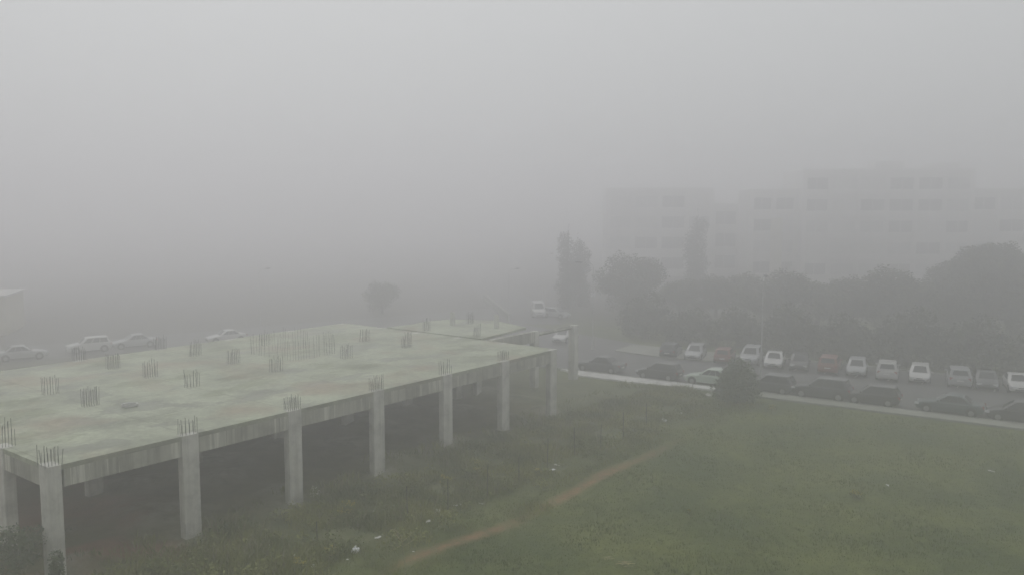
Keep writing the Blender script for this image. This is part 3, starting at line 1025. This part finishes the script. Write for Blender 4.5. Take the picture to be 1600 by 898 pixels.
# ------------------------------------------------------------------ street lamps
def lamp_proto(h=9.0, arm=1.2):
    t = bpy.data.objects.new("street_lamp", None)
    COL.objects.link(t)
    mb = MB()
    mb.tube([(0, 0, -.1), (0, 0, .9)], [.11, .10], 10)
    mb.tube([(0, 0, .9), (0, 0, h - .5)], [.058, .04], 10)
    mb.box((0, 0, .03), (.36, .36, .06))
    mb.build("pole", M['pole'], t)
    mb = MB()
    mb.tube([(0, 0, h - .5), (.06, 0, h - .2), (.3, 0, h), (arm, 0, h + .12)], [.045, .042, .038, .034], 8)
    mb.build("arm", M['pole'], t)
    mb = MB()
    mb.loft([[(arm - .05, -.06, h + .08), (arm - .05, .06, h + .08), (arm - .05, .05, h + .18), (arm - .05, -.05, h + .18)],
             [(arm + .25, -.15, h + .07), (arm + .25, .15, h + .07), (arm + .25, .11, h + .25), (arm + .25, -.11, h + .25)],
             [(arm + .72, -.08, h + .14), (arm + .72, .08, h + .14), (arm + .72, .06, h + .22), (arm + .72, -.06, h + .22)]])
    ho = mb.build("lamp_head", M['lamp_head'], t)
    mb = MB(); mb.box((arm + .38, 0, h + .075), (.34, .2, .05)); mb.build("lens", M['lens'], ho)
    return t
lp = lamp_proto()
def place_lamp(x, y, rz, label, sc=1.0, first=[True]):
    o = lp if first[0] else copy_tree(lp)
    first[0] = False
    o.location = (x, y, 0)
    o.rotation_euler = (0, 0, rz)
    o.scale = (sc, sc, sc)
    return tag(o, label, "street lamp", "street lamps")
q = at(1188, 607); place_lamp(q.x, q.y, A_ROT + pi / 2 + .2, "street lamp on the pavement right beside the round bush")
q = at(926, 545); L2 = place_lamp(q.x, q.y, pi, "street lamp before the wide rounded tree, right of the tall lone column")
q = at(795, 421, 7.0); place_lamp(q.x, q.y, .35, "street lamp whose head hangs in the fog above the far end of the long deck", 0.775)
q = at(852, 397, 7.0); place_lamp(q.x, q.y, .2, "street lamp far down the road, left of the tall cypress", 0.775)
q = at(404, 421, 7.0); place_lamp(q.x, q.y, .5, "street lamp whose head floats in the fog behind the left half of the deck", 0.775)
# small white box on the lamp near the round tree
mb = MB(); mb.box((-.03, -.02, 5.75), (.42, .34, .34)); mb.tube([(-.2, 0, 5.75), (0.05, 0, 5.75)], .04, 6)
mb.build("junction_box", M['litter'], L2)

# sign mast by the van, barrier along the far road
q = at(850, 495)
t = thing("sign_mast", "slim white mast behind the white van at the junction", "mast", (q.x, q.y + 6, 0))
mb = MB(); mb.tube([(0, 0, -.1), (0, 0, 3.3)], [.09, .06], 8); mb.build("pole", M['litter'], t)
mb = MB(); mb.tube([(0, 0, 1.7), (.35, 0, .9), (.55, 0, 0)], .05, 6); mb.build("brace", M['litter'], t)
a, b = at(796, 501), at(757, 468)
mb = MB(); dvec = (b - a)
mb.box(((a.x + b.x) / 2, (a.y + b.y) / 2, .4), (dvec.length, .35, .8), atan2(dvec.y, dvec.x))
mb.box(((a.x + b.x) / 2, (a.y + b.y) / 2, .86), (dvec.length, .42, .12), atan2(dvec.y, dvec.x))
tag(mb.build("roadside_wall", M['pavement']), "low pale wall along the road that runs off into the fog", "wall")

# ------------------------------------------------------------------ buildings
def facade_block(t, x0, x1, y0, depth, h, floors, bays, first_z=0.6, dark=()):
    "wall block with recessed windows on the front; front at y0, local axes"
    fh = (h - first_z - .5) / floors
    bw = (x1 - x0) / bays
    mb = MB()
    mb.span(x0 + .02, x1 - .02, y0 + .45, y0 + depth, 0, h - .02)
    for f in range(floors + 1):
        z0 = 0 if f == 0 else first_z + f * fh - .95
        z1 = first_z + .9 if f == 0 else (first_z + f * fh + .9 if f < floors else h)
        mb.span(x0, x1, y0, y0 + .448, z0, z1)
    mb.build("wall", M['wall'], t)
    mb = MB(); mb.span(x0 + .03, x1 - .03, y0 + .03, y0 + depth - .03, h - .003, h + .25); mb.build("parapet", M['pier'], t)
    for b_ in range(bays + 1):
        xc = x0 + b_ * bw
        pw = .5 if 0 < b_ < bays else .9
        xc = min(max(xc, x0 + pw / 2), x1 - pw / 2)
        for f in range(floors):
            pass
        mb = MB(); mb.span(xc - pw / 2, xc + pw / 2, y0 - .12, y0 + .446, 0.004, h - .004); mb.build("pier", M['pier'], t)
    for f in range(floors):
        zc0, zc1 = first_z + f * fh + .9, first_z + (f + 1) * fh - .95
        for b_ in range(bays):
            xa, xb = x0 + b_ * bw + .45, x0 + (b_ + 1) * bw - .45
            mb = MB()
            for (p0, p1, q0, q1) in ((xa, xb, zc0 + .001, zc0 + .08), (xa, xb, zc1 - .08, zc1 - .001), (xa, xa + .07, zc0 + .08, zc1 - .08), (xb - .07, xb, zc0 + .08, zc1 - .08), ((xa + xb) / 2 - .04, (xa + xb) / 2 + .04, zc0 + .08, zc1 - .08)):
                mb.span(p0, p1, y0 + .14, y0 + .24, q0, q1)
            wo = mb.build("window", M[random.choice(('shutter', 'wall', 'pier'))], t)
            mb = MB(); mb.span(xa + .03, xb - .03, y0 + .20, y0 + .28, zc0 + .03, zc1 - .03); mb.build("pane", M[random.choice(('pane', 'shutter', 'pane_dark', 'pane_dark'))], wo)

def px_x(px, Y): return (px - 800) / F_PX * Y
YB = 174.0
t = thing("apartment_block", "long pale five-storey building dissolving in the fog above the trees on the right", "building", (0, YB, 0), -0.10)
LB = Matrix.Rotation(0.10, 4, 'Z')
def bx_(px): return px_x(px, YB) * 1.0
facade_block(t, bx_(1238), bx_(1484), 0, 18, 22.5, 5, 6)
facade_block(t, bx_(1165), bx_(1238) - .01, 2.9, 14, 18.6, 4, 2)
facade_block(t, bx_(1484) + .01, bx_(1690), 2.0, 15, 18.6, 4, 5)
# stair tower with a pale face, roof plant rooms
mb = MB(); mb.span(bx_(1196), bx_(1212), .9, 2.0, 0, 13.0); mb.build("stair_tower", M['wall_cream'], t)
for a_, b_, h_ in ((1350, 1390, 1.6), (1430, 1470, 1.3)):
    mb = MB(); mb.span(bx_(a_), bx_(b_), 3, 8, 22.76, 22.76 + h_); mb.build("plant_room", M['wall'], t)
for z_ in (4.9, 9.2, 13.5, 17.8):
    for a_, b_ in ((1280, 1362),):
        mb = MB(); mb.span(bx_(a_), bx_(b_), -1.3, -.13, z_ - .12, z_ + .05); mb.span(bx_(a_), bx_(b_), -1.3, -1.2, z_ + .052, z_ + .95); mb.build("balcony", M['pier'], t)
t = thing("apartment_block", "nearest wing's smaller pale neighbour, faint behind the round tree and cypresses", "building", (0, 188, 0), -0.06)
t["label"] = "faint left-hand pale building behind the wide rounded tree and the slim cypress"
def by_(px): return px_x(px, 188)
facade_block(t, by_(945), by_(1108), -2, 16, 19.2, 4, 4)
facade_block(t, by_(1108) + .01, by_(1190), 1, 14, 15.8, 3, 2)
q = at(-30, 526)
t = thing("cream_building", "low cream building at the left edge of the picture, faint in the fog", "building", (q.x - 3.2, q.y, 0), .3)
mb = MB(); mb.span(-5, 5.5, 0, 8, -.2, 4.5); mb.build("wall", M['wall_cream'], t)
mb = MB(); mb.span(-5.3, 5.8, -.3, 8.3, 4.504, 4.7); mb.build("roof", M['shutter'], t)
for x_ in (-3, 0, 3):
    mb = MB(); mb.span(x_ - .6, x_ + .6, -.05, .1, 0.9, 2.1); mb.build("window", M['wall'], t)

# ------------------------------------------------------------------ wire fence posts in the weeds
FP = [(496, 850, 815), (637, 815, 757), (700, 800, 738), (761, 775, 720), (811, 750, 711), (855, 732, 684), (898, 714, 669), (938, 703, 664), (974, 685, 640), (1010, 668, 628)]
p0 = at(FP[1][0], FP[1][1])
t = thing("wire_fence", "line of thin dark iron fence posts standing in the weeds along the building site", "fence", (p0.x, p0.y, 0))
tops = []
for px, pb, pt in FP:
    g = at(px, pb)
    dist = g.y * cos(PITCH) + CAM_H * sin(PITCH)
    h = min(1.75, (pb - pt) * dist / F_PX * 1.02)
    mb = MB()
    lean = random.uniform(-.05, .05)
    x, y = g.x - p0.x, g.y - p0.y
    z = ground_z(g.x, g.y)
    mb.tube([(x, y, z - .2), (x + lean, y, z + h)], .024, 6)
    mb.build("post", M['iron'], t)
    tops.append(Vector((x + lean, y, z + h)))
mb = MB()
for i in range(1, len(tops) - 1):
    for k in (.08, .7):
        a, b = tops[i] - Vector((0, 0, k)), tops[i + 1] - Vector((0, 0, k))
        mb.tube([a, (a + b) / 2 - Vector((0, 0, .08)), b], .004, 3)
mb.build("wire", M['iron'], t)

# ------------------------------------------------------------------ ground cover (uncountable)
def blades(name, spots, hmin, hmax, wid, mat, per=4, seed=1, spread=.08, droop=.35):
    rnd = random.Random(seed)
    vs_, fs_ = [], []
    for (x, y, z, k) in spots:
        for _ in range(per):
            a = rnd.uniform(0, 2 * pi)
            h = rnd.uniform(hmin, hmax) * k
            bx, by = x + rnd.gauss(0, spread), y + rnd.gauss(0, spread)
            lx, ly = cos(a) * h * droop * rnd.random() * 1.6, sin(a) * h * droop * rnd.random() * 1.6
            wx, wy = -sin(a) * wid * k, cos(a) * wid * k
            n = len(vs_)
            vs_ += [(bx - wx, by - wy, z - .02), (bx + wx, by + wy, z - .02), (bx + lx * .5 + wx * .9, by + ly * .5 + wy * .9, z + h * .6), (bx + lx, by + ly, z + h)]
            fs_ += [(n, n + 1, n + 2), (n, n + 2, n + 3)]
    mb = MB(); mb.v = vs_; mb.f = fs_; mb.m = [0] * len(fs_)
    return tag(mb.build(name, mat, fix=False), kind='stuff')

rnd = random.Random(99)
lawn = []
while len(lawn) < 30000:
    y = 27 + 42 * rnd.random() ** 1.3
    x = rnd.uniform(-12, 44)
    s, t_ = to_road(x, y)
    u, v = to_site(x, y)
    if t_ > -2.2 or v > -6.5 + rnd.gauss(0, 1.2): continue
    if x > y * .66 + 3: continue
    d, tt = seg_dist(x, y, PATH)
    if d < .45 and PATH_S[int(round(tt))] > .3: continue
    k = .55 + .6 * max(0, mnoise.noise(Vector((x * .35, y * .35, 2))) + .35)
    lawn.append((x, y, ground_z(x, y), k))
tag(blades("lawn_grass", lawn, .05, .15, .014, M['grass'], 4, 3), "short green lawn grass", "grass")

weeds, i = [], 0
while len(weeds) < 15000:
    u, v = rnd.uniform(-6, 47), rnd.uniform(-10.5, 1.4)
    p = site(u, v)
    if p.y < 24: continue
    n = mnoise.noise(Vector((p.x * .4, p.y * .4, 12)))
    if v > -.6 and rnd.random() < .85: continue
    if v < -7 and rnd.random() < .6: continue
    if n < -.18: continue
    d, tt = seg_dist(p.x, p.y, PATH)
    if d < .7 and PATH_S[int(round(tt))] > .3: continue
    near = min(hypot(p.x - m[0].x, p.y - m[0].y) for m in MOUNDS[:7])
    if near < 1.0 and rnd.random() < .85: continue
    k = (.45 + 1.0 * max(0, n + .25)) * (1 if v > -7.5 else .6)
    weeds.append((p.x, p.y, ground_z(p.x, p.y), k))
tag(blades("weeds", weeds, .18, .55, .022, M['weed'], 5, 5, .16, .6), "rough weeds between the columns and the dirt path", "weeds")

tall = [w_ for w_ in weeds if rnd.random() < .05]
tag(blades("tall_weeds", tall, .5, 1.05, .018, M['dry'], 3, 8, .2, .35), "tall thin dry weeds standing out of the rough growth", "weeds")

# leafy low clumps mixed into the weeds
mb = MB()
for n in range(230):
    u, v = rnd.uniform(-4, 45), rnd.uniform(-8.5, -.8)
    p = site(u, v)
    if p.y < 25 or seg_dist(p.x, p.y, PATH)[0] < 1.1: continue
    r = rnd.uniform(.25, .65)
    leaf_cloud(mb, [(p.x, p.y, ground_z(p.x, p.y) + r * .45, r, r, r * .75)], 70, .13, gap=.0, seed=n)
tag(mb.build("weed_clumps", M['weed'], fix=False), "leafy clumps among the weeds beside the unfinished deck", "weeds", kind='stuff')

# ------------------------------------------------------------------ single plants one can point at
def shrub(name, x, y, w_, h_, label, mat, n=700, size=.10, seed=0, blossom=None, cat="shrub", group=None):
    z = ground_z(x, y)
    t = thing(name, label, cat, (x, y, z), 0, group)
    r_ = random.Random(seed)
    mb = MB()
    lob = []
    for i in range(6):
        a = r_.uniform(0, 2 * pi); d = r_.uniform(0, w_ * .3)
        lob.append((cos(a) * d, sin(a) * d, h_ * r_.uniform(.35, .85), w_ * r_.uniform(.18, .3), w_ * r_.uniform(.18, .3), h_ * r_.uniform(.15, .28)))
    leaf_cloud(mb, lob, n, size, gap=.15, seed=seed)
    mb.build("foliage", mat, t, fix=False)
    mb = MB()
    for l in lob:
        mb.tube([(0, 0, -.1), (l[0] * .4, l[1] * .4, l[2] * .5), (l[0], l[1], l[2])], [.018, .013, .006], 5)
    mb.build("stems", M['dry'], t)
    if blossom:
        mb = MB()
        for l in lob:
            leaf_cloud(mb, [(l[0], l[1], l[2] + l[5] * .6, l[3] * .8, l[4] * .8, l[5] * .6)], 22, size * .8, gap=0, seed=seed + 3)
        mb.build("blossom", blossom, t, fix=False)
    return t
q = at(32, 915); shrub("shrub", q.x, q.y, 3.2, 2.5, "leafy green shrub in the bottom left corner of the picture", M['bush'], 2600, .12, 41)
q = at(91, 930); shrub("shrub", q.x, q.y, 1.0, 2.0, "young leafy shrub with pale tips growing against the corner column", M['bush'], 900, .12, 42, M['paper'])
q = at(250, 905); shrub("shrub", q.x, q.y, 1.8, .8, "low green shrub right of the corner column at the bottom of the picture", M['weed'], 800, .11, 43)
for n, (px, py, w_, h_, mt, bl, lab) in enumerate([
    (516, 878, .8, .75, 'weed', 'yellow', "yellow-flowering weed left of the white plastic bag"),
    (470, 896, .9, .7, 'weed', 'yellow', "yellow-flowering weed at the bottom edge, below the crumpled paper"),
    (490, 785, .9, .8, 'weed', 'paper', "pale tall weed beside the foot of the third column"),
    (694, 772, .9, 1.0, 'weed', 'yellow', "yellow-green weed right of the fourth column's foot"),
    (640, 772, 1.0, .9, 'weed', None, "green weed clump in front of the fourth column's foot"),
    (744, 745, 1.0, 1.0, 'weed', 'yellow', "yellow-green weed in front of the fifth column, right of its foot"),
    (842, 748, .6, .6, 'weed', 'yellow', "small yellow weed left of the two white scraps near the path"),
    (541, 810, 1.2, .8, 'weed', 'yellow', "broad yellowish weed between the third and fourth columns"),
    (1340, 776, 1.1, .35, 'grass', 'yellow', "pale yellow-green tuft in the middle of the lawn"),
    (1076, 801, .3, .22, 'grass', 'yellow', "tiny yellow flower clump on the lawn right of the path"),
    (1205, 645, 1.2, .6, 'weed', 'yellow', "yellowish tuft on the lawn edge just right of the round bush")]):
    q = at(px, py)
    shrub("weed", q.x, q.y, w_, h_, lab, M[mt], 420, .09, 60 + n, M[bl] if bl else None, "weed", "weeds one can pick out")
# tall dry stalk with drooping heads
q = at(634, 897)
t = thing("dry_stalk", "tall stalk with drooping dry branches rising beside the lower end of the dirt path", "plant", (q.x, q.y, ground_z(q.x, q.y)))
mb = MB()
mb.tube([(0, 0, -.1), (-.04, 0, .6), (-.12, 0, 1.35)], [.022, .02, .014], 6)
mb.build("stem", M['dry'], t)
for pts in ([(-.12, 0, 1.35), (-.2, 0, 1.65), (-.42, 0, 1.86), (-.68, 0, 1.88)], [(-.12, 0, 1.35), (-.32, .05, 1.55), (-.5, .05, 1.82)], [(-.12, 0, 1.35), (.1, 0, 1.55), (.28, 0, 1.72)], [(-.08, 0, 1.15), (.3, .05, 1.4), (.75, .05, 1.68)], [(-.1, 0, 1.25), (-.35, 0, 1.1), (-.62, 0, .95)]):
    mb = MB(); mb.tube(pts, [.013] + [.010] * (len(pts) - 2) + [.006], 5); mb.build("branch", M['straw'], t)
mb = MB()
leaf_cloud(mb, [(-.38, 0, 1.05, .22, .12, .1), (.35, .05, 1.42, .3, .12, .14), (-.1, 0, 1.25, .15, .12, .15)], 130, .07, gap=0, seed=77)
mb.build("leaves", M['weed'], t, fix=False)

# ------------------------------------------------------------------ litter
def bag(x, y, s_, label, mat, seed):
    mb = MB()
    bm = bmesh.new()
    bmesh.ops.create_icosphere(bm, subdivisions=3, radius=1)
    for v in bm.verts:
        n = mnoise.noise(v.co * 1.7 + Vector((seed, 0, 0))) * .45 + mnoise.noise(v.co * 4 + Vector((0, seed, 0))) * .18
        v.co = Vector((v.co.x * (1 + n), v.co.y * (.75 + n * .7), max(-.35, v.co.z * (.62 + n * .6)))) * s_
    # knotted ears
    me_v = [tuple(v.co) for v in bm.verts]; me_f = [tuple(v.index for v in f.verts) for f in bm.faces]
    bm.free()
    mb.add(me_v, me_f)
    for a in (.4, -.5):
        mb.tube([(0, 0, s_ * .5), (a * s_ * .5, .1 * s_, s_ * .9), (a * s_, .1 * s_, s_ * 1.0)], [s_ * .16, s_ * .12, s_ * .05], 6)
    o = mb.build("plastic_bag", mat, smooth=True, loc=(x, y, ground_z(x, y) + s_ * .35))
    o.rotation_euler = (0, 0, seed)
    tag(o, label, "litter", "litter in the weeds")

def scrap(x, y, l_, w_, label, mat, seed, lift=.03):
    r_ = random.Random(seed)
    mb = MB(); n = 6
    top, bot = [], []
    for j in range(n):
        for i in range(n):
            px, py = l_ * (i / (n - 1) - .5), w_ * (j / (n - 1) - .5)
            e = (1 + .15 * r_.uniform(-1, 1))
            z = abs(mnoise.noise(Vector((px * 4 + seed, py * 6, seed)))) * .35 * (l_ + w_) / 2 + lift
            top.append((px * e, py * e, z + .006)); bot.append((px * e, py * e, z))
    k = n * n
    fs_ = []
    for j in range(n - 1):
        for i in range(n - 1):
            a = j * n + i
            fs_ += [(a, a + 1, a + n + 1, a + n), (k + a, k + a + n, k + a + n + 1, k + a + 1)]
    rim = [i for i in range(n)] + [j * n + n - 1 for j in range(1, n)] + [(n - 1) * n + i for i in range(n - 2, -1, -1)] + [j * n for j in range(n - 2, 0, -1)]
    for i in range(len(rim)):
        a, b = rim[i], rim[(i + 1) % len(rim)]
        fs_.append((a, k + a, k + b, b))
    mb.add(top + bot, fs_)
    o = mb.build("paper_scrap", mat, loc=(x, y, ground_z(x, y) + .05))
    o.rotation_euler = (r_.uniform(-.15, .3), 0, r_.uniform(0, 3))
    tag(o, label, "litter", "litter in the weeds")

q = at(556, 862); bag(q.x, q.y, .20, "white plastic bag lying in the weeds at the bottom, largest piece of litter", M['litter'], 1.3)
for n, (px, py, l_, w_, mt, lab) in enumerate([
    (590, 843, .32, .12, 'paper', "torn pale scrap just above the white plastic bag"),
    (460, 871, .26, .16, 'litter', "white scrap left of the plastic bag, nearest the yellow weed"),
    (489, 888, .20, .16, 'litter', "white scrap at the bottom edge below the plastic bag's left"),
    (543, 877, .10, .08, 'litter', "tiny white speck of litter below the plastic bag"),
    (421, 852, .16, .12, 'paper', "greyish scrap in the weeds right of the second column"),
    (684, 797, .55, .20, 'paper', "long flat pale scrap left of the largest flat white scrap"),
    (718, 788, .60, .32, 'litter', "largest flat white scrap, below the fifth column"),
    (752, 786, .26, .16, 'paper', "small pale scrap right of the largest flat white scrap"),
    (669, 816, .26, .14, 'paper', "pale scrap beside the tip of the dry stalk's right branch"),
    (583, 800, .40, .2, 'paper', "greyish sheet in the weeds below the fourth column"),
    (863, 737, .34, .20, 'litter', "white scrap right of the small yellow weed, nearer of the two by the path"),
    (870, 730, .34, .20, 'paper', "duller pale scrap just behind the white one by the path"),
    (1038, 656, .70, .34, 'litter', "white scrap by the far end of the weeds, left one of two near the bush"),
    (1060, 645, .60, .36, 'litter', "white scrap by the far end of the weeds, right one of two near the bush"),
    (1107, 618, .65, .34, 'paper', "pale scrap on the grass just left of the round bush"),
    (1386, 758, .22, .16, 'litter', "small white scrap on the open lawn right of the pale tuft"),
    (1548, 738, .40, .18, 'paper', "pale scrap on the lawn near the right edge of the picture"),
    (646, 865, .10, .10, 'litter', "tiny white cap beside the lower end of the dirt path")]):
    q = at(px, py)
    scrap(q.x, q.y, l_, w_, lab, M[mt], 100 + n)
# yellow straw on the lawn at the bottom edge
def straw(px, py, n, label, seed, spread):
    q = at(px, py)
    r_ = random.Random(seed)
    mb = MB()
    for i in range(n):
        a = r_.uniform(-.5, .5); l_ = r_.uniform(.25, .5)
        x, y = r_.gauss(0, spread), r_.gauss(0, spread * .8)
        z = .09 + r_.uniform(0, .05)
        mb.tube([(x - cos(a) * l_ / 2, y - sin(a) * l_ / 2, z), (x, y, z + .03), (x + cos(a) * l_ / 2, y + sin(a) * l_ / 2, z)], .011, 4)
    tag(mb.build("straw_bundle", M['straw'], loc=(q.x, q.y, ground_z(q.x, q.y))), label, "straw", "dry straw on the lawn")
straw(950, 876, 4, "single wisp of dry straw on the lawn, left of the thicker straw bunch", 5, .07)
straw(975, 884, 12, "thicker bunch of yellow straw on the lawn at the bottom edge", 6, .14)

# ------------------------------------------------------------------ haze
mb = MB()
mb.span(-700, 700, -90, 720, -2.0, 25.5)
hz = mb.build("haze", None or M['pole'])
hz.data.materials.clear()
hm = bpy.data.materials.new("fog")
hm.use_nodes = True
ht = hm.node_tree
ht.nodes.remove(ht.nodes["Principled BSDF"])
pv = ht.nodes.new("ShaderNodeVolumePrincipled")
pv.inputs['Color'].default_value = (*HAZE_COLOR, 1)
pv.inputs['Density'].default_value = HAZE_DENSITY
pv.inputs['Anisotropy'].default_value = 0.75
ht.links.new(pv.outputs[0], ht.nodes["Material Output"].inputs['Volume'])
hz.data.materials.append(hm)
tag(hz, kind='stuff')
